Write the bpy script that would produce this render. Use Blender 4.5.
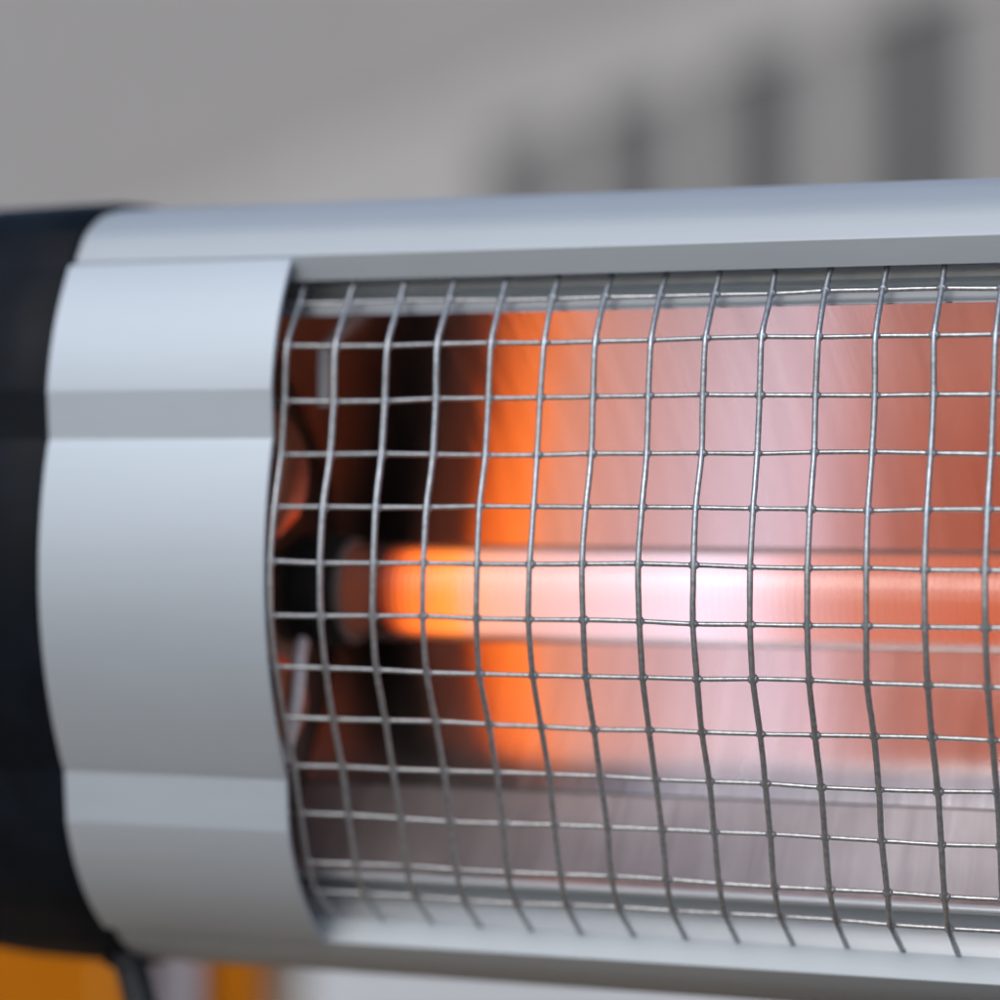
import bpy, bmesh, math, random
from mathutils import Matrix, Vector
random.seed(7)
R = math.radians
for o in list(bpy.data.objects): bpy.data.objects.remove(o)
sc = bpy.context.scene
COL = sc.collection

# ------------------------------------------------------------------ camera, sky, sun, exposure
S = 0.00022979            # metres per heater unit (mesh pitch 55.27 units = 12.7 mm)
FPX = 2850.0              # focal length in picture widths / 1000
CAM_H = 1.0
PITCH = math.atan(105 / FPX)
cam_d = bpy.data.cameras.new('camera')
cam_d.sensor_width = 36; cam_d.sensor_fit = 'HORIZONTAL'
cam_d.lens = FPX * 0.036
cam_d.clip_start = 0.02; cam_d.clip_end = 2000
cam_d.dof.use_dof = True
cam_d.dof.focus_distance = 2690 * S
cam_d.dof.aperture_fstop = 4.3
cam_d.dof.aperture_blades = 0
cam = bpy.data.objects.new('camera', cam_d); COL.objects.link(cam)
cam.location = (0, 0, CAM_H)
cam.rotation_euler = (R(90) + PITCH, 0, 0)
sc.camera = cam

SUN_EL, SUN_AZ = 40.0, 207.0       # sun stands behind the camera, a little to the left (azimuth from +Y, clockwise)
world = bpy.data.worlds.new('World'); sc.world = world; world.use_nodes = True
wn = world.node_tree; wn.nodes.clear()
sky = wn.nodes.new('ShaderNodeTexSky'); sky.sky_type = 'NISHITA'; sky.sun_disc = False
sky.sun_elevation = R(SUN_EL); sky.sun_rotation = R(SUN_AZ)
sky.air_density = 1.0; sky.dust_density = 2.0; sky.ozone_density = 1.5
bg = wn.nodes.new('ShaderNodeBackground'); bg.inputs['Strength'].default_value = 0.14
wo = wn.nodes.new('ShaderNodeOutputWorld')
wn.links.new(sky.outputs[0], bg.inputs[0]); wn.links.new(bg.outputs[0], wo.inputs[0])
sd = bpy.data.lights.new('sun', 'SUN'); sd.energy = 0.85; sd.angle = R(34); sd.color = (1.0, 0.98, 0.95)
sun = bpy.data.objects.new('sun', sd); COL.objects.link(sun)
az, el = R(SUN_AZ), R(SUN_EL)
to_sun = Vector((math.sin(az) * math.cos(el), math.cos(az) * math.cos(el), math.sin(el)))
sun.rotation_euler = to_sun.to_track_quat('Z', 'Y').to_euler()
sun.location = to_sun * 20
vs = sc.view_settings
vs.view_transform = 'Standard'; vs.look = 'None'; vs.gamma = 1; vs.use_curve_mapping = False
vs.exposure = 0.0
sc.render.engine = 'CYCLES'
sc.cycles.use_denoising = True
sc.cycles.max_bounces = 8; sc.cycles.glossy_bounces = 4; sc.cycles.transmission_bounces = 8; sc.cycles.diffuse_bounces = 3
sc.cycles.caustics_refractive = True; sc.cycles.use_adaptive_sampling = True; sc.cycles.adaptive_threshold = 0.02
sc.cycles.sample_clamp_indirect = 6

# ------------------------------------------------------------------ frames
def cam_to_world(v):               # camera axes: x right, y down, z forward, in metres
    c, s = math.cos(PITCH), math.sin(PITCH)
    return Vector((v[0], v[2] * c + v[1] * s, CAM_H + v[2] * s - v[1] * c))
def cam_dir(v):
    return cam_to_world(v) - Vector((0, 0, CAM_H))
AX = Vector((0.93385923, 0.00341844, -0.35762445)).normalized()     # along the heater
AU = Vector((0.00319236, -0.99999416, -0.00122253)).normalized()    # up
AN = AU.cross(AX); AN = AN if AN.z < 0 else -AN                     # out of the front
OX = cam_to_world(Vector((-229.3516, 0, 2850)) * S)
wx, wu, wn_ = cam_dir(AX), cam_dir(AU), cam_dir(AN)
LEN = 30 * 55.2665
TABLE_H = 0.76
# heater frame: x along, y into the depth (-N), z up
M3 = Matrix((wx, -wn_, wu)).transposed()
MID = LEN / 2
base_w = OX + (wx * MID - wn_ * 300) * S
base_w.z = TABLE_H
MH = Matrix.Translation(base_w) @ M3.to_4x4()
MHI = MH.inverted()
def H(X, z, d):                    # heater profile units -> heater local metres
    w = OX + (wx * X + wu * z + wn_ * d) * S
    return MHI @ w

# ------------------------------------------------------------------ material helpers
def mat(name):
    m = bpy.data.materials.new(name); m.use_nodes = True
    nt = m.node_tree; b = nt.nodes['Principled BSDF']
    return m, nt, b
def N(nt, t, **kw):
    n = nt.nodes.new(t)
    for k, v in kw.items():
        if k in n.inputs: n.inputs[k].default_value = v
        else: setattr(n, k, v)
    return n
def noise(nt, scale, detail=4, rough=0.55, stretch=None, coord='Object'):
    tc = N(nt, 'ShaderNodeTexCoord'); out = tc.outputs[coord]
    if stretch:
        mp = N(nt, 'ShaderNodeMapping'); mp.inputs['Scale'].default_value = stretch
        nt.links.new(out, mp.inputs[0]); out = mp.outputs[0]
    n = N(nt, 'ShaderNodeTexNoise', Scale=scale, Detail=detail, Roughness=rough)
    nt.links.new(out, n.inputs['Vector'])
    return n.outputs['Fac']
def ramp(nt, fac, stops, interp='LINEAR'):
    r = N(nt, 'ShaderNodeValToRGB'); r.color_ramp.interpolation = interp
    el = r.color_ramp.elements
    while len(el) < len(stops): el.new(0.5)
    for e, (p, c) in zip(el, stops):
        e.position = p; e.color = (*c, 1) if len(c) == 3 else c
    nt.links.new(fac, r.inputs[0]); return r.outputs[0]
def bump(nt, b, fac, strength, dist):
    n = N(nt, 'ShaderNodeBump', Strength=strength, Distance=dist)
    nt.links.new(fac, n.inputs['Height']); nt.links.new(n.outputs[0], b.inputs['Normal'])
def simple(name, col, rough=0.5, metal=0.0, var=0.08, nscale=60, bmp=0.0, bdist=0.0005, stretch=None, rvar=0.08):
    m, nt, b = mat(name)
    f = noise(nt, nscale, stretch=stretch)
    lo = [c * (1 - var) for c in col]; hi = [min(1, c * (1 + var)) for c in col]
    nt.links.new(ramp(nt, f, [(0.3, lo), (0.7, hi)]), b.inputs['Base Color'])
    b.inputs['Metallic'].default_value = metal
    mr = N(nt, 'ShaderNodeMapRange'); mr.inputs['To Min'].default_value = rough - rvar; mr.inputs['To Max'].default_value = rough + rvar
    nt.links.new(noise(nt, nscale * 0.35, stretch=stretch), mr.inputs['Value']); nt.links.new(mr.outputs[0], b.inputs['Roughness'])
    if bmp: bump(nt, b, noise(nt, nscale * 4, stretch=stretch), bmp, bdist)
    return m

# satin silver housing: extruded aluminium, fine lengthwise grain, dust specks
def metal_mat(name, col, rough, metal):
    m, nt, b = mat(name)
    g = noise(nt, 900, 5, 0.6, (0.035, 1, 1)); c = noise(nt, 28, 4)
    mx = N(nt, 'ShaderNodeMix', data_type='FLOAT'); mx.inputs[0].default_value = 0.45
    nt.links.new(g, mx.inputs[2]); nt.links.new(c, mx.inputs[3])
    colr = ramp(nt, mx.outputs[0], [(0.3, [x * 0.965 for x in col]), (0.7, [min(1, x * 1.03) for x in col])])
    sp = N(nt, 'ShaderNodeTexVoronoi', Scale=420.0); tc = N(nt, 'ShaderNodeTexCoord'); nt.links.new(tc.outputs['Object'], sp.inputs['Vector'])
    gate = ramp(nt, noise(nt, 60, 3), [(0.58, (0, 0, 0)), (0.66, (1, 1, 1))])
    dot = ramp(nt, sp.outputs['Distance'], [(0.05, (1, 1, 1)), (0.10, (0, 0, 0))])
    mm = N(nt, 'ShaderNodeMath', operation='MULTIPLY'); nt.links.new(gate, mm.inputs[0]); nt.links.new(dot, mm.inputs[1])
    mc = N(nt, 'ShaderNodeMix', data_type='RGBA'); nt.links.new(mm.outputs[0], mc.inputs[0]); nt.links.new(colr, mc.inputs[6])
    mc.inputs[7].default_value = (*[x * 0.7 for x in col], 1)
    nt.links.new(mc.outputs[2], b.inputs['Base Color'])
    b.inputs['Metallic'].default_value = metal
    mr = N(nt, 'ShaderNodeMapRange'); mr.inputs['To Min'].default_value = rough - 0.03; mr.inputs['To Max'].default_value = rough + 0.04
    nt.links.new(mx.outputs[0], mr.inputs['Value']); nt.links.new(mr.outputs[0], b.inputs['Roughness'])
    bump(nt, b, g, 0.06, 0.0002)
    return m
M = {}
M['alu'] = metal_mat('satin_aluminium', (0.515, 0.582, 0.646), 0.53, 0.46)
M['rail'] = metal_mat('extruded_aluminium', (0.46, 0.515, 0.56), 0.54, 0.30)
M['flange'] = metal_mat('bright_aluminium', (0.64, 0.69, 0.74), 0.42, 0.4)
M['black'] = simple('black_plastic', (0.005, 0.008, 0.013), 0.5, 0, 0.25, 90, 0.25, 0.0002)
M['black'].node_tree.nodes['Principled BSDF'].inputs['Specular IOR Level'].default_value = 0.12
M['cable'] = simple('black_rubber', (0.010, 0.012, 0.018), 0.55, 0, 0.2, 120, 0.1, 0.0002)
M['ceramic'] = simple('black_ceramic', (0.010, 0.009, 0.009), 0.7, 0, 0.3, 200, 0.2, 0.0003)
M['plate'] = simple('dark_brown_metal', (0.15, 0.11, 0.09), 0.4, 0.9, 0.25, 40, 0.1, 0.0004)  # dark brown metal for the end plates
M['glow_tint'] = simple('glow_tinted_sheet', (0.42, 0.16, 0.095), 0.34, 0.9, 0.15, 60, 0.1, 0.0004)  # coppery tone stands for tube glow reflected off bare metal
M['white_sleeve'] = simple('glass_fibre_sleeve', (0.85, 0.81, 0.83), 0.6, 0, 0.1, 300, 0.3, 0.0002)
M['white_metal'] = simple('pale_ceramic_ring', (0.16, 0.13, 0.12), 0.5, 0, 0.1, 300, 0.2, 0.0002)

m, nt, b = mat('galvanised_wire'); M['wire'] = m
f = noise(nt, 900, 4)
nt.links.new(ramp(nt, f, [(0.3, (0.34, 0.365, 0.38)), (0.7, (0.58, 0.61, 0.64))]), b.inputs['Base Color'])
b.inputs['Metallic'].default_value = 0.85; b.inputs['Roughness'].default_value = 0.36
bump(nt, b, noise(nt, 1500, 3), 0.35, 0.0002)

m, nt, b = mat('polished_reflector'); M['mirror'] = m
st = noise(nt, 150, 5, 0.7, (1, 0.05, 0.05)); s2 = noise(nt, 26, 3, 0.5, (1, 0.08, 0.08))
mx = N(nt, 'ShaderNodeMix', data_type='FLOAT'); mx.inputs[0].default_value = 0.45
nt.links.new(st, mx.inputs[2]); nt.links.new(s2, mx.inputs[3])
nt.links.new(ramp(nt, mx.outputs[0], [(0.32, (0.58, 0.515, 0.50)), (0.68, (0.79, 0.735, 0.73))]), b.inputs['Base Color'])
b.inputs['Metallic'].default_value = 1.0
mr = N(nt, 'ShaderNodeMapRange'); mr.inputs['To Min'].default_value = 0.14; mr.inputs['To Max'].default_value = 0.34
nt.links.new(s2, mr.inputs['Value']); nt.links.new(mr.outputs[0], b.inputs['Roughness'])
bump(nt, b, st, 0.11, 0.002)

# lower tray: the same sheet gone dull, with cross-wise streaks
m, nt, b = mat('dull_streaked_aluminium'); M['floor'] = m
st = noise(nt, 120, 5, 0.7, (1, 0.06, 0.06)); c2 = noise(nt, 30, 4, 0.6)
mx = N(nt, 'ShaderNodeMix', data_type='FLOAT'); mx.inputs[0].default_value = 0.5
nt.links.new(st, mx.inputs[2]); nt.links.new(c2, mx.inputs[3])
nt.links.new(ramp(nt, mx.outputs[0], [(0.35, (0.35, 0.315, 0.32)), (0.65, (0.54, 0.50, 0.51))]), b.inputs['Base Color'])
b.inputs['Metallic'].default_value = 0.85; b.inputs['Roughness'].default_value = 0.40
bump(nt, b, st, 0.2, 0.001)

m, nt, b = mat('quartz_glass'); M['quartz'] = m
b.inputs['Base Color'].default_value = (1, 0.97, 0.97, 1)
b.inputs['Roughness'].default_value = 0.20; b.inputs['IOR'].default_value = 1.46
b.inputs['Transmission Weight'].default_value = 1.0

# glowing coil: dimmer and redder towards its ends, pinkish white in one stretch
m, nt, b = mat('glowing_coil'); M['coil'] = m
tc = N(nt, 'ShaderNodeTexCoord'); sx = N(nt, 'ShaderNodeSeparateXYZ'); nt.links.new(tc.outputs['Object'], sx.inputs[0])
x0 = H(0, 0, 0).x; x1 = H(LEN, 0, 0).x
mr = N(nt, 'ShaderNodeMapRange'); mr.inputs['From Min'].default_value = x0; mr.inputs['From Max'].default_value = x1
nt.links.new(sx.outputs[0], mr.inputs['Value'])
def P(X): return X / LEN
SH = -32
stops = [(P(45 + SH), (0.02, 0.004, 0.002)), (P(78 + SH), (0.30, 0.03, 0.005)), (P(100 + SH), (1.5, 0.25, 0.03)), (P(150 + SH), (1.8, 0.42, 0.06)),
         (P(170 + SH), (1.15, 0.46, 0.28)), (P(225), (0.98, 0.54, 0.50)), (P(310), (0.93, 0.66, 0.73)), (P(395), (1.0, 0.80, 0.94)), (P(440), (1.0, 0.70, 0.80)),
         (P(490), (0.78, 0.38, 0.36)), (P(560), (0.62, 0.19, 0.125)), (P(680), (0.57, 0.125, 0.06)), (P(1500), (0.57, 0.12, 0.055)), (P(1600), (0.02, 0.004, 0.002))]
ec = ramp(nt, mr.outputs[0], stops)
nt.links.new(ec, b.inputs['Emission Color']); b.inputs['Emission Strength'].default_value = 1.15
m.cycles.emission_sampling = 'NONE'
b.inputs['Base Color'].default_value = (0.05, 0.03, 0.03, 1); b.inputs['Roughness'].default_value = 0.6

M['render'] = simple('pale_wall_render', (0.56, 0.545, 0.525), 0.85, 0, 0.06, 3, 0.2, 0.003)
M['render_dark'] = simple('darker_wall_grey', (0.44, 0.425, 0.41), 0.8, 0, 0.06, 3, 0.2, 0.003)
M['pane'] = simple('dark_glass', (0.165, 0.16, 0.157), 0.6, 0, 0.1, 5)
M['blind'] = simple('grey_blind', (0.235, 0.23, 0.225), 0.7, 0, 0.1, 5)
M['frame'] = simple('grey_window_frame', (0.19, 0.185, 0.18), 0.6, 0, 0.1, 10)
M['paving'] = simple('grey_paving', (0.16, 0.128, 0.098), 0.85, 0, 0.12, 2, 0.3, 0.004)
M['table'] = simple('oak_table', (0.33, 0.225, 0.135), 0.55, 0, 0.2, 12, 0.15, 0.0006, (0.12, 1, 1))
M['steel'] = simple('painted_steel', (0.03, 0.03, 0.035), 0.45, 0, 0.15, 40)
M['orange'] = simple('orange_card', (0.48, 0.15, 0.003), 0.5, 0, 0.06, 30)
M['orange_dark'] = simple('orange_card_edge', (0.52, 0.165, 0.005), 0.5, 0, 0.06, 30)
for k_ in ('orange', 'orange_dark'): M[k_].node_tree.nodes['Principled BSDF'].inputs['Specular IOR Level'].default_value = 0.08
M['cream'] = simple('cream_tape', (0.62, 0.26, 0.03), 0.4, 0, 0.06, 30)
M['white'] = simple('white_card', (0.60, 0.65, 0.70), 0.6, 0, 0.04, 30)
M['lilac'] = simple('lilac_card', (0.55, 0.54, 0.62), 0.5, 0, 0.05, 30)

# ------------------------------------------------------------------ mesh helpers
def link(name, me, material, parent=None, smooth=None):
    if smooth is not None:
        for p in me.polygons: p.use_smooth = True
        me.set_sharp_from_angle(angle=R(smooth))
    if material: me.materials.append(material)
    o = bpy.data.objects.new(name, me); COL.objects.link(o)
    if parent: o.parent = parent
    return o
def pydata(name, v, f):
    me = bpy.data.meshes.new(name); me.from_pydata([tuple(x) for x in v], [], f); me.update()
    bm = bmesh.new(); bm.from_mesh(me); bmesh.ops.recalc_face_normals(bm, faces=bm.faces); bm.to_mesh(me); bm.free()
    return me
def dense(pts, r=5.0, n=4, keep=()):
    """round the corners of an open polyline"""
    out = [pts[0]]
    for i in range(1, len(pts) - 1):
        a, b_, c = Vector(pts[i - 1]), Vector(pts[i]), Vector(pts[i + 1])
        u, w = (a - b_), (c - b_)
        rr = min(r, u.length * 0.45, w.length * 0.45)
        if i in keep: rr = min(rr, 1.2)
        p0, p2 = b_ + u.normalized() * rr, b_ + w.normalized() * rr
        for k in range(n + 1):
            t = k / n; out.append(tuple((1 - t) ** 2 * p0 + 2 * t * (1 - t) * b_ + t * t * p2))
    out.append(pts[-1]); return out
def arc(a, b_, sag, n=10):
    a, b_ = Vector(a), Vector(b_); ch = b_ - a; nrm = Vector((ch.y, -ch.x)).normalized()
    return [tuple(a + ch * (k / n) + nrm * sag * (1 - (2 * k / n - 1) ** 2)) for k in range(n + 1)]
def offset(pts, t):
    out = []
    for i, p in enumerate(pts):
        a = Vector(pts[max(0, i - 1)]); c = Vector(pts[min(len(pts) - 1, i + 1)])
        d = (c - a).normalized(); out.append((p[0] - d.y * t, p[1] + d.x * t))
    return out
def sheet(name, pts, t, X0, X1, material, parent, smooth=28, edge=1.0):
    """bent sheet of thickness t swept along the heater; pts = outer (z, d) line"""
    ring = pts + offset(pts, t)[::-1]
    n = len(ring)
    cz = [sum(p[0] for p in ring) / n, sum(p[1] for p in ring) / n]
    v, f = [], []
    inner = offset(pts, t * 0.5)
    mids = inner + inner[::-1]
    xs = [(X0, 0.6), (X0 + edge, 1), (X1 - edge, 1), (X1, 0.6)]
    for X, k in xs:
        for p, q in zip(ring, mids):
            v.append(H(X, q[0] + (p[0] - q[0]) * k, q[1] + (p[1] - q[1]) * k))
    for s in range(len(xs) - 1):
        for i in range(n):
            j = (i + 1) % n
            f.append((s * n + i, s * n + j, (s + 1) * n + j, (s + 1) * n + i))
    h = n // 2
    for s in (0, len(xs) - 1):
        for i in range(h - 1):
            f.append((s * n + i, s * n + i + 1, s * n + n - 2 - i, s * n + n - 1 - i))
    return link(name, pydata(name, v, f), material, parent, smooth)
def loft(name, rings, material, parent, smooth=30, cap=True):
    n = len(rings[0]); v = [p for r in rings for p in r]; f = []
    for s in range(len(rings) - 1):
        for i in range(n):
            j = (i + 1) % n; f.append((s * n + i, s * n + j, (s + 1) * n + j, (s + 1) * n + i))
    if cap: f.append(tuple(range(n))); f.append(tuple(range((len(rings) - 1) * n, len(rings) * n)))
    return link(name, pydata(name, v, f), material, parent, smooth)
def sweep_verts(path, rad, sides, v, f, closed_ends=True):
    base = len(v); prev = None; n = len(path)
    for i, p in enumerate(path):
        t = (path[min(n - 1, i + 1)] - path[max(0, i - 1)]).normalized()
        if prev is None:
            a = Vector((1, 0, 0)) if abs(t.x) < 0.8 else Vector((0, 0, 1))
            u = (a - t * a.dot(t)).normalized()
        else: u = (prev - t * prev.dot(t)).normalized()
        prev = u; w = t.cross(u)
        r = rad[i] if isinstance(rad, list) else rad
        for k in range(sides):
            an = 2 * math.pi * k / sides; v.append(p + (u * math.cos(an) + w * math.sin(an)) * r)
    for i in range(n - 1):
        for k in range(sides):
            k2 = (k + 1) % sides
            f.append((base + i * sides + k, base + i * sides + k2, base + (i + 1) * sides + k2, base + (i + 1) * sides + k))
    if closed_ends:
        f.append(tuple(base + k for k in range(sides))); f.append(tuple(base + (n - 1) * sides + k for k in range(sides)))
def sweep(name, path, rad, sides, material, parent):
    v, f = [], []; sweep_verts(path, rad, sides, v, f)
    return link(name, pydata(name, v, f), material, parent, 50)
def box_mesh(name, x0, x1, y0, y1, z0, z1, bev=0.0, seg=2, taper=1.0):
    bm = bmesh.new(); bmesh.ops.create_cube(bm, size=1)
    for w in bm.verts:
        k = taper if w.co.z < 0 else 1
        w.co = Vector(((x0 + x1) / 2 + w.co.x * (x1 - x0) * k, (y0 + y1) / 2 + w.co.y * (y1 - y0) * k, (z0 + z1) / 2 + w.co.z * (z1 - z0)))
    if bev: bmesh.ops.bevel(bm, geom=list(bm.edges), offset=bev, segments=seg, profile=0.5, affect='EDGES')
    me = bpy.data.meshes.new(name); bm.to_mesh(me); bm.free(); return me
def empty(name, loc, rz=0, label=None, cat=None, group=None):
    o = bpy.data.objects.new(name, None); COL.objects.link(o); o.location = loc; o.rotation_euler = (0, 0, rz)
    o.empty_display_size = 0.05
    if label: o['label'] = label; o['category'] = cat
    if group: o['group'] = group
    return o

# ------------------------------------------------------------------ ground and building far behind
g = link('ground', pydata('ground', [(-300, -300, 0), (300, -300, 0), (300, 300, 0), (-300, 300, 0)], [(0, 1, 2, 3)]), M['paving']); g['kind'] = 'structure'

VX, HY = -1314.0, 605.0                        # where the wall's horizontals run to
wdir = Vector((VX, FPX, 0)).normalized()       # away from the camera, to the left
Z3 = 6.0
p3 = Vector((412 / FPX * Z3, Z3, 0))
step = (Z3 * 1726 / 1336 - Z3) / 3 / wdir.y
bld = empty('building', p3, math.atan2(-wdir.y, -wdir.x),
            'pale rendered building with a row of tall dark narrow windows behind the heater', 'building')
# local x runs towards the camera along the wall, local -y... pick the side that faces the camera
side = 1 if (bld.matrix_basis.to_3x3() @ Vector((0, 1, 0))).dot(Vector((0, 0, 0)) - p3) > 0 else -1
def bbox(name, x0, x1, y0, y1, z0, z1, mt, parent=bld, bev=0.0):
    ya, yb = sorted((y0 * side, y1 * side))
    return link(name, box_mesh(name, x0, x1, ya, yb, z0, z1, bev), M[mt], parent)
WW, WTOP, WSILL = 0.51, CAM_H + (HY + 8) / FPX * Z3, 0.25
xs = [-3 * step, -2 * step, -step, 0.0, step]
edges = [-14.0] + [e for x in xs for e in (x - WW / 2, x + WW / 2)] + [3.2]
# wall as one mesh: piers, sill band, head band
def slab(v, f, x0, x1, y0, y1, z0, z1):
    y0, y1 = sorted((y0 * side, y1 * side)); b0 = len(v)
    v += [(x, y, z) for z in (z0, z1) for y in (y0, y1) for x in (x0, x1)]
    f += [tuple(b0 + k for k in q) for q in ((0, 1, 3, 2), (4, 6, 7, 5), (0, 4, 5, 1), (2, 3, 7, 6), (0, 2, 6, 4), (1, 5, 7, 3))]
v, f = [], []
for i in range(0, len(edges), 2): slab(v, f, edges[i], edges[i + 1], -0.3, 0, WSILL, WTOP)
slab(v, f, -14, 3.2, -0.3, 0, 0, WSILL); slab(v, f, -14, 3.2, -0.3, 0, WTOP, 4.2)
link('wall', pydata('wall', v, f), M['render'], bld)
bbox('upper_wall_band', -14, 3.2, 0.002, 0.012, CAM_H + 1.50, 4.0, 'render_dark')  # thin upper band, slightly darker than the wall below
bbox('parapet_coping', -14.1, 3.3, -0.36, 0.10, 4.202, 4.28, 'render_dark')
for x in xs:
    fo = bbox('window', x - WW / 2 + 0.002, x + WW / 2 - 0.002, -0.10, -0.03, WSILL + 0.002, WTOP - 0.002, 'frame')
    fo.name = 'window'
    bbox('upper_pane', x - WW / 2 + 0.03, x + WW / 2 - 0.03, -0.028, -0.022, WTOP - 0.48, WTOP - 0.04, 'pane', fo)
    bbox('lower_pane', x - WW / 2 + 0.03, x + WW / 2 - 0.03, -0.028, -0.022, WSILL + 0.04, WTOP - 0.52, 'blind', fo)
    bbox('sill', x - WW / 2 - 0.03, x + WW / 2 + 0.03, 0.001, 0.05, WSILL - 0.04, WSILL + 0.001, 'render_dark', fo)

# ------------------------------------------------------------------ table under the heater and the cartons on it
tb = empty('table', (0.06, 0.93, 0), 0, 'brown wooden table standing under the heater', 'table')
TX0, TX1, TY0, TY1 = -0.62, 0.62, -0.42, 0.86
nb = 8; bw = (TY1 - TY0) / nb
for i in range(nb):
    link('board', box_mesh('board', TX0, TX1, TY0 + i * bw + 0.0012, TY0 + (i + 1) * bw - 0.0012, TABLE_H - 0.03, TABLE_H, 0.002), M['table'], tb)
link('apron', box_mesh('apron', TX0 + 0.06, TX1 - 0.06, TY0 + 0.05, TY1 - 0.05, TABLE_H - 0.11, TABLE_H - 0.0305, 0.003), M['table'], tb)
for sx_ in (-1, 1):
    for sy_ in (TY0 + 0.075, TY1 - 0.075):
        cx = sx_ * (TX1 - 0.085)
        link('leg', box_mesh('leg', cx - 0.03, cx + 0.03, sy_ - 0.03, sy_ + 0.03, 0.0, TABLE_H - 0.1105, 0.003, 2, 0.75), M['table'], tb)
def px(x, y, depth):               # point on a picture ray at a depth in metres
    return cam_to_world(Vector(((x - 500) / FPX * depth, (y - 500) / FPX * depth, depth)))
def carton(name, label, cat, mt, xa, xb, depth, top, dy, extra=None, group=None):
    a, b_ = px(xa, 980, depth), px(xb, 980, depth)
    o = empty(name, ((a.x + b_.x) / 2, a.y + dy / 2, TABLE_H), 0, label, cat, group)
    w = (b_.x - a.x) / 2
    link('carton_body', box_mesh('carton_body', -w, w, -dy / 2, dy / 2, 0, top, 0.002), M[mt], o)
    link('lid_flap', box_mesh('lid_flap', -w + 0.001, w - 0.001, -dy / 2 + 0.001, -0.0006, top, top + 0.0015, 0.0004), M[mt], o)
    link('lid_flap', box_mesh('lid_flap', -w + 0.001, w - 0.001, 0.0006, dy / 2 - 0.001, top, top + 0.0015, 0.0004), M[mt], o)
    if extra: extra(o, w, dy, top)
    return o
def tape(o, w, dy, top):
    link('tape', box_mesh('tape', w * 0.74, w * 0.80, -dy / 2 - 0.0006, -dy / 2 - 0.0001, 0.004, top - 0.004), M['cream'], o)
carton('orange_carton', 'large orange carton behind the black end cap, below left', 'carton', 'orange', -140, 134, 1.02, 0.17, 0.10, tape)
carton('orange_carton', 'narrow orange carton between the lilac and white cartons under the heater', 'carton', 'orange_dark', 203, 262, 1.06, 0.16, 0.06)
carton('lilac_carton', 'narrow pale lilac carton beside the large orange carton', 'carton', 'lilac', 140, 199, 1.05, 0.15, 0.05)
carton('white_carton', 'wide white carton under the heater, right of the orange cartons', 'carton', 'white', 305, 900, 1.52, 0.16, 0.16)

# ------------------------------------------------------------------ the heater
heater = bpy.data.objects.new('infrared_heater', None); COL.objects.link(heater)
heater.matrix_world = MH; heater.empty_display_size = 0.05
heater['label'] = 'silver and black infrared heater with glowing orange tube behind a wire grille'; heater['category'] = 'heater'

# profile (z up, d forward), top to bottom
F_TOP = arc((242.5, -61), (112, -15), 8, 24)
F_MID = arc((62, -19), (-284, -53), 35, 48)
F_BOT = arc((-337, -58), (-457, -140), 12, 24)
FASCIA = F_TOP + F_MID + F_BOT
TOP_RAIL = dense([(224, -71), (249.5, -62), (281, -80), (304, -118), (315, -168), (318, -240), (316, -300)], 14, 5, keep=(1,))
TOP_RAIL_EXT = TOP_RAIL
BOT_RAIL = dense([(-439, -157), (-463.5, -147), (-482, -167), (-500, -197), (-512, -245), (-514, -300)], 12, 5, keep=(1,))
# the rails run the whole length; fascia sits flush between them at the ends
sheet('top_rail', TOP_RAIL, -7, -262, LEN + 262, M['rail'], heater)
sheet('bottom_rail', BOT_RAIL, 7, -262, LEN + 262, M['rail'], heater)
sheet('back_shell', dense([(316, -301), (312, -350), (284, -420), (210, -452), (-400, -472), (-475, -445), (-505, -375), (-514, -301)], 30, 5), -6, -262, LEN + 262, M['alu'], heater)
for X0, X1 in ((-262, -4), (LEN + 4, LEN + 262)):
    sheet('fascia', FASCIA, -6, X0, X1, M['alu'], heater, 9)

# end caps: closed ring a little proud of the housing, domed at the outer end
ring_out = [(317, -300), (319, -240), (316, -168), (305, -118), (281, -80)] + F_TOP[0:] + F_MID + F_BOT + [(-482, -167), (-500, -197), (-512, -245), (-514, -300), (-505, -375), (-475, -445), (-400, -472), (210, -452), (284, -420), (313, -350)]
ring_out = dense(ring_out + [ring_out[0]], 1.2, 1)[:-1]
C0 = (-97, -215)
n = len(ring_out)
def ring_off(t):
    out = []
    for i, p in enumerate(ring_out):
        a, c = Vector(ring_out[i - 1]), Vector(ring_out[(i + 1) % n]); d = (c - a)
        if d.length < 1e-6: out.append(p); continue
        d.normalize(); out.append((p[0] + d.y * t, p[1] - d.x * t))
    return out
# make sure the offset goes outwards
def area(r): return sum(r[i - 1][0] * r[i][1] - r[i][0] * r[i - 1][1] for i in range(len(r))) / 2
sg = 1 if abs(area(ring_off(5))) > abs(area(ring_out)) else -1
def cap_rings(sgn, Xe):
    rs = []
    for dx, t, k in ((0, 0.5, 1), (0.5, 3.5, 1), (3.5, 6, 1), (60, 6, 1), (150, 6, 0.995), (230, 6, 0.975), (275, 6, 0.94), (300, 6, 0.88), (314, 6, 0.78), (320, 6, 0.6)):
        r = ring_off(sg * t)
        rs.append([H(Xe + sgn * dx, C0[0] + (p[0] - C0[0]) * k, C0[1] + (p[1] - C0[1]) * k) for p in r])
    return rs
for sgn, Xe in ((-1, -257), (1, LEN + 257)):
    loft('end_cap', cap_rings(sgn, Xe), M['black'], heater, 40)

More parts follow.
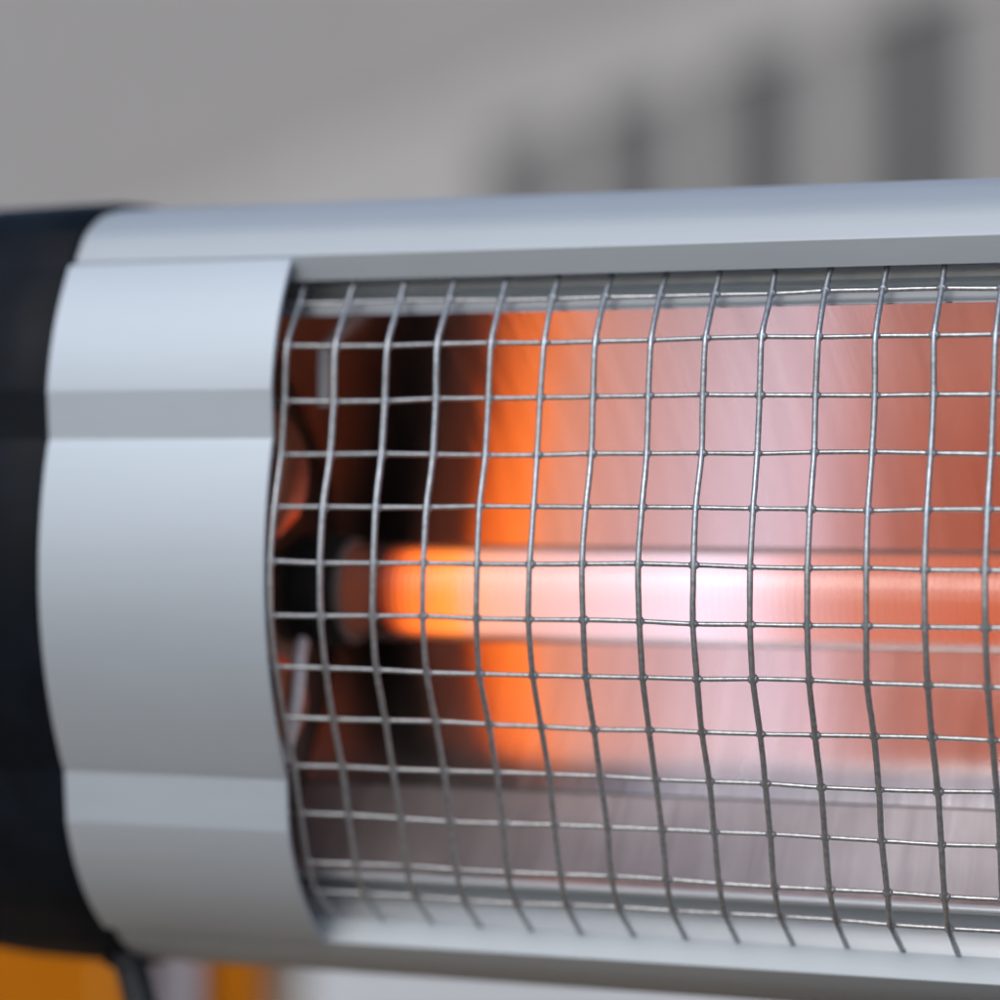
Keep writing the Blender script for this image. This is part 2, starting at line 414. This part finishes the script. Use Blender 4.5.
# reflector: parabolic trough with the tube in its focus, tipped down with the housing
TAU = R(0); TZ, TD, FOC = -98.0, -228.0, 88.0
def T(u, n_):                      # tipped frame around the tube axis -> (z, d)
    return (TZ + u * math.cos(TAU) - n_ * math.sin(TAU), TD + u * math.sin(TAU) + n_ * math.cos(TAU))
par = [T(u, u * u / (4 * FOC) - FOC - (0.0045 * (u + 150) ** 2 if u < -150 else 0)) for u in [288 - 493 * k / 58 for k in range(59)]]
refl = sheet('reflector', par, -2.5, -60, LEN + 60, M['mirror'], heater, 60)
top = par[0]; bot = par[-1]
sheet('reflector_flange', dense([(top[0] + 0.5, top[1] + 0.8), (194, -86), (202, -92), (204, -124), (212, -128), (214, -112), (240, -114)], 3, 3), -2.5, -60, LEN + 60, M['flange'], heater)
sheet('floor_panel', dense([(bot[0] - 0.5, bot[1] + 0.8), (-384, -152), (-387, -148)], 3, 3), 2.5, -60, LEN + 60, M['floor'], heater)
sheet('reflector_flange', dense([(-387.5, -150), (-391, -144), (-396, -146), (-399, -160), (-401, -194), (-447, -166)], 3, 3), 2.5, -60, LEN + 60, M['flange'], heater)
# end plates closing the trough
for X0, X1 in ((-66, -62), (LEN + 62, LEN + 66)):
    pl = [(238, -120), (234, -72), (150, -46), (112, -34), (62, -38), (0, -26), (-110, -24), (-220, -52), (-284, -72), (-337, -78), (-420, -128), (-446, -190), (-300, -330), (-100, -345), (150, -320)]
    rings = [[H(X, p_[0], p_[1]) for p_ in pl] for X in (X0, X1)]
    loft('end_plate', rings, M['plate'], heater, 30)

# quartz tube with coil, ceramic holders
def circ(X, r, cz=TZ, cd=TD, k=32): return [H(X, cz + r * math.cos(2 * math.pi * i / k), cd + r * math.sin(2 * math.pi * i / k)) for i in range(k)]
k = 40; v, f = [], []
for X, r in ((-10, 52), (LEN + 10, 52), (LEN + 10, 48), (-10, 48)): v += circ(X, r, k=k)
for s in range(4):
    for i in range(k):
        j = (i + 1) % k; t_ = (s + 1) % 4
        f.append((s * k + i, s * k + j, t_ * k + j, t_ * k + i))
tube = link('quartz_tube', pydata('quartz_tube', v, f), M['quartz'], heater, 50)
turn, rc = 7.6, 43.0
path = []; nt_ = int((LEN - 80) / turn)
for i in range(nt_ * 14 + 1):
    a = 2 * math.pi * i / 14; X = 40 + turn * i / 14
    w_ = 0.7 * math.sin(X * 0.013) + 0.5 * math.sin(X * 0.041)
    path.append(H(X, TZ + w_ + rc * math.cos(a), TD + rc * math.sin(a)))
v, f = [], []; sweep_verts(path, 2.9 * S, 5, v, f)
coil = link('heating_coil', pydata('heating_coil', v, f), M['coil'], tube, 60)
for sgn, Xe in ((1, 0), (-1, LEN)):
    prof = [(-61.9, 50), (-60, 60), (-30, 61), (-28, 57), (-14, 57), (-12, 54)]
    ho = loft('lamp_holder', [circ(Xe + sgn * a, r) for a, r in prof], M['ceramic'], heater, 35)
    loft('holder_ring', [circ(Xe + sgn * a, r) for a, r in ((-11.8, 53), (-10, 56), (-5, 56), (-3, 53.5))], M['white_metal'], ho, 35)
    # lead wire in a white sleeve, and a folded retaining tab on the end plate
    sweep('lead_wire', [H(Xe + sgn * a, z, d) for a, z, d in ((-34, -150, -150), (-24, -162, -122), (-16, -180, -104), (-15, -206, -96), (-20, -236, -94), (-30, -268, -96), (-40, -290, -104), (-52, -306, -120), (-61, -312, -140))], 6.8 * S, 10, M['white_sleeve'], heater)
    v, f = [], []
    for (a0, a1), (z0, z1), (d0, d1) in (((-61.5, 8), (178, 186), (-128, -120)), ((-4, 8), (98, 177.9), (-126, -122))):
        b0 = len(v); v += [H(Xe + sgn * a, z, d) for a in (a0, a1) for z in (z0, z1) for d in (d0, d1)]
        f += [tuple(b0 + q for q in t_) for t_ in ((0, 1, 3, 2), (4, 6, 7, 5), (0, 4, 5, 1), (2, 3, 7, 6), (0, 2, 6, 4), (1, 5, 7, 3))]
    link('retaining_tab', pydata('retaining_tab', v, f), M['flange'], heater)

    # added bowed, tapering strips beside the holder; coppery colour paints in reflected tube glow
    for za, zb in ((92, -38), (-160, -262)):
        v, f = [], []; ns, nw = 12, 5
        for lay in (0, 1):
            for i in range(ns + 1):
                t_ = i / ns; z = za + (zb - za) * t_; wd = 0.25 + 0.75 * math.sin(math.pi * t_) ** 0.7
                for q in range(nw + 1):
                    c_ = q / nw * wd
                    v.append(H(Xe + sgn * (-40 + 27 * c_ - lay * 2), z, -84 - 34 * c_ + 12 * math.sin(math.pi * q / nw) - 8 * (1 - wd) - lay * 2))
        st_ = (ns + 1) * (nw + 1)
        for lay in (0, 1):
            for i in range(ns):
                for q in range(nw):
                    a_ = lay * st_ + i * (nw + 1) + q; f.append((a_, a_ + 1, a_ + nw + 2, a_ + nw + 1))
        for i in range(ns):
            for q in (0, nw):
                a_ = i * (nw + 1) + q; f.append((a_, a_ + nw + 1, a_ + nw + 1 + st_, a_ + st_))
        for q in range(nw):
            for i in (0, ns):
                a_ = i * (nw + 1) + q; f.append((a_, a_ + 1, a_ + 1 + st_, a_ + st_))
        link('glow_strip', pydata('glow_strip', v, f), M['glow_tint'], heater, 50)

# wire grille: welded square mesh bent over the opening
RZ = [223.1, 200.2, 155.6, 100.7, 45.6, -6.3, -61.1, -114.6, -168.5, -220.3, -270.1, -321.2, -372.4, -405.7, -438.6]
RD = [-83.0, -66.5, -37.2, -31.4, -24.2, -9.2, 0.0, -1.3, -11.5, -33.4, -55.7, -73.5, -89.9, -111.7, -158.3]
RZ = [238] + RZ + [-455]; RD = [-92] + RD + [-180]
NCOL = 31; PW = 55.2665
def jit(a): return random.uniform(-a, a)
colx = [i * PW + jit(1.0) for i in range(NCOL)]
rowph = [(random.uniform(0, 6.28), random.uniform(0, 6.28)) for _ in RZ]
def node(i, r):
    X = colx[i] + jit(0.9)
    a, b_ = rowph[r]
    wz = 0.8 * math.sin(X * 0.011 + a) + 0.5 * math.sin(X * 0.027 + b_)
    return (X, RZ[r] + wz + jit(0.5), RD[r] + 0.9 * math.sin(X * 0.013 + b_) + jit(0.6))
grid = [[node(i, r) for r in range(len(RZ))] for i in range(NCOL)]
def cat(p0, p1, p2, p3, t, ten=0.32):
    t2, t3 = t * t, t * t * t
    return tuple((2 * t3 - 3 * t2 + 1) * b_ + (t3 - 2 * t2 + t) * ten * (c - a) + (-2 * t3 + 3 * t2) * c + (t3 - t2) * ten * (d - b_) for a, b_, c, d in zip(p0, p1, p2, p3))
def smooth_path(nodes, n_, wob=0.0):
    out = []
    for i in range(len(nodes) - 1):
        p0, p1, p2, p3 = nodes[max(0, i - 1)], nodes[i], nodes[i + 1], nodes[min(len(nodes) - 1, i + 2)]
        for k_ in range(n_):
            q = cat(p0, p1, p2, p3, k_ / n_)
            out.append((q[0] + jit(wob), q[1] + jit(wob), q[2] + jit(wob)))
    out.append(nodes[-1]); return out
WR = 3.0
# weld beads hold the wires together: they are the body of the grille
v, f = [], []
bm = bmesh.new(); bmesh.ops.create_icosphere(bm, subdivisions=2, radius=1.0); bm.verts.ensure_lookup_table()
ico_v = [w.co.copy() for w in bm.verts]; ico_f = [tuple(w.index for w in q.verts) for q in bm.faces]; bm.free()
for i in range(NCOL):
    for r in range(2, len(RZ) - 2):
        b0 = len(v); q = grid[i][r]; s1, s2 = random.uniform(4.6, 6.0), random.uniform(4.2, 5.6)
        for w in ico_v: v.append(H(q[0] + w.x * s1, q[1] + w.z * s2, q[2] - 1.6 + w.y * 3.8))
        f += [tuple(b0 + k_ for k_ in t_) for t_ in ico_f]
grille = link('wire_grille', pydata('wire_grille', v, f), M['wire'], heater, 60)
for i in range(NCOL):
    pth = [H(*q) for q in smooth_path(grid[i], 5, 0.12)]
    sweep('upright_wire', pth, [WR * S * random.uniform(0.95, 1.05) for _ in pth], 8, M['wire'], grille)
for r in range(2, len(RZ) - 2):
    nodes = [(-50, grid[0][r][1], grid[0][r][2] - 10)] + [grid[i][r] for i in range(NCOL)] + [(LEN + 50, grid[-1][r][1], grid[-1][r][2] - 10)]
    nodes = [(q[0], q[1], q[2] - 4.5) for q in nodes]
    pth = [H(*q) for q in smooth_path(nodes, 4, 0.12)]
    sweep('cross_wire', pth, [WR * 0.80 * S * random.uniform(0.95, 1.05) for _ in pth], 8, M['wire'], grille)

# power cable out of the underside of the end cap, down to the table and away
def L(w): return MHI @ w
c0 = H(-272, -495, -200); c1 = H(-258, -530, -200)
w0, w1 = MH @ c0, MH @ c1
dn = (w1 - w0).normalized()
pts = [w0, w1, w1 + dn * 0.03 + Vector((0, 0, -0.01)), Vector((w1.x + 0.022, w1.y + 0.012, TABLE_H + 0.045)), Vector((w1.x + 0.04, w1.y + 0.05, TABLE_H + 0.0046)),
       Vector((w1.x + 0.10, w1.y + 0.13, TABLE_H + 0.0042)), Vector((w1.x + 0.22, w1.y + 0.17, TABLE_H + 0.0042)), Vector((w1.x + 0.40, w1.y + 0.16, TABLE_H + 0.0042))]
sp = smooth_path([tuple(p_) for p_ in pts], 6)
sweep('power_cable', [L(Vector(p_)) for p_ in sp], 0.0042, 12, M['cable'], heater)
pe = pts[-1]
loft('plug', [[L(Vector((pe.x + dx, pe.y + math.cos(a_) * r_, TABLE_H + 0.014 + math.sin(a_) * r_ * 0.98))) for a_ in [2 * math.pi * q / 20 for q in range(20)]]
     for dx, r_ in ((-0.004, 0.006), (0.002, 0.010), (0.020, 0.0135), (0.038, 0.0138), (0.040, 0.0125))], M['cable'], heater, 40)
loft('cable_gland', [[H(-272 + dx, -508 - h_, -200) + Vector((math.cos(a_) * r_, math.sin(a_) * r_, 0)) * S for a_ in [2 * math.pi * q / 16 for q in range(16)]] for dx, h_, r_ in ((0, 0, 24), (1, 3, 23), (2, 5, 20))], M['cable'], heater, 35)

# foot: yoke behind the housing, short post and weighted base plate on the table
def wloft(name, pts_r, mt):        # stacked world circles
    rings = [[L(Vector((c_.x + math.cos(a_) * r_, c_.y + math.sin(a_) * r_, c_.z))) for a_ in [2 * math.pi * q / 40 for q in range(40)]] for c_, r_ in pts_r]
    return loft(name, rings, M[mt], heater, 35)
pc = MH @ H(MID, -500, -320)
bx, by = pc.x, pc.y
wloft('base_plate', [(Vector((bx, by, TABLE_H + z_)), r_) for z_, r_ in ((0.0, 0.094), (0.002, 0.096), (0.012, 0.096), (0.016, 0.092), (0.019, 0.03))], 'steel')
wloft('stand_post', [(Vector((bx, by, TABLE_H + z_)), r_) for z_, r_ in ((0.0192, 0.016), (0.022, 0.013), (pc.z - TABLE_H - 0.004, 0.013), (pc.z - TABLE_H + 0.004, 0.013))], 'steel')
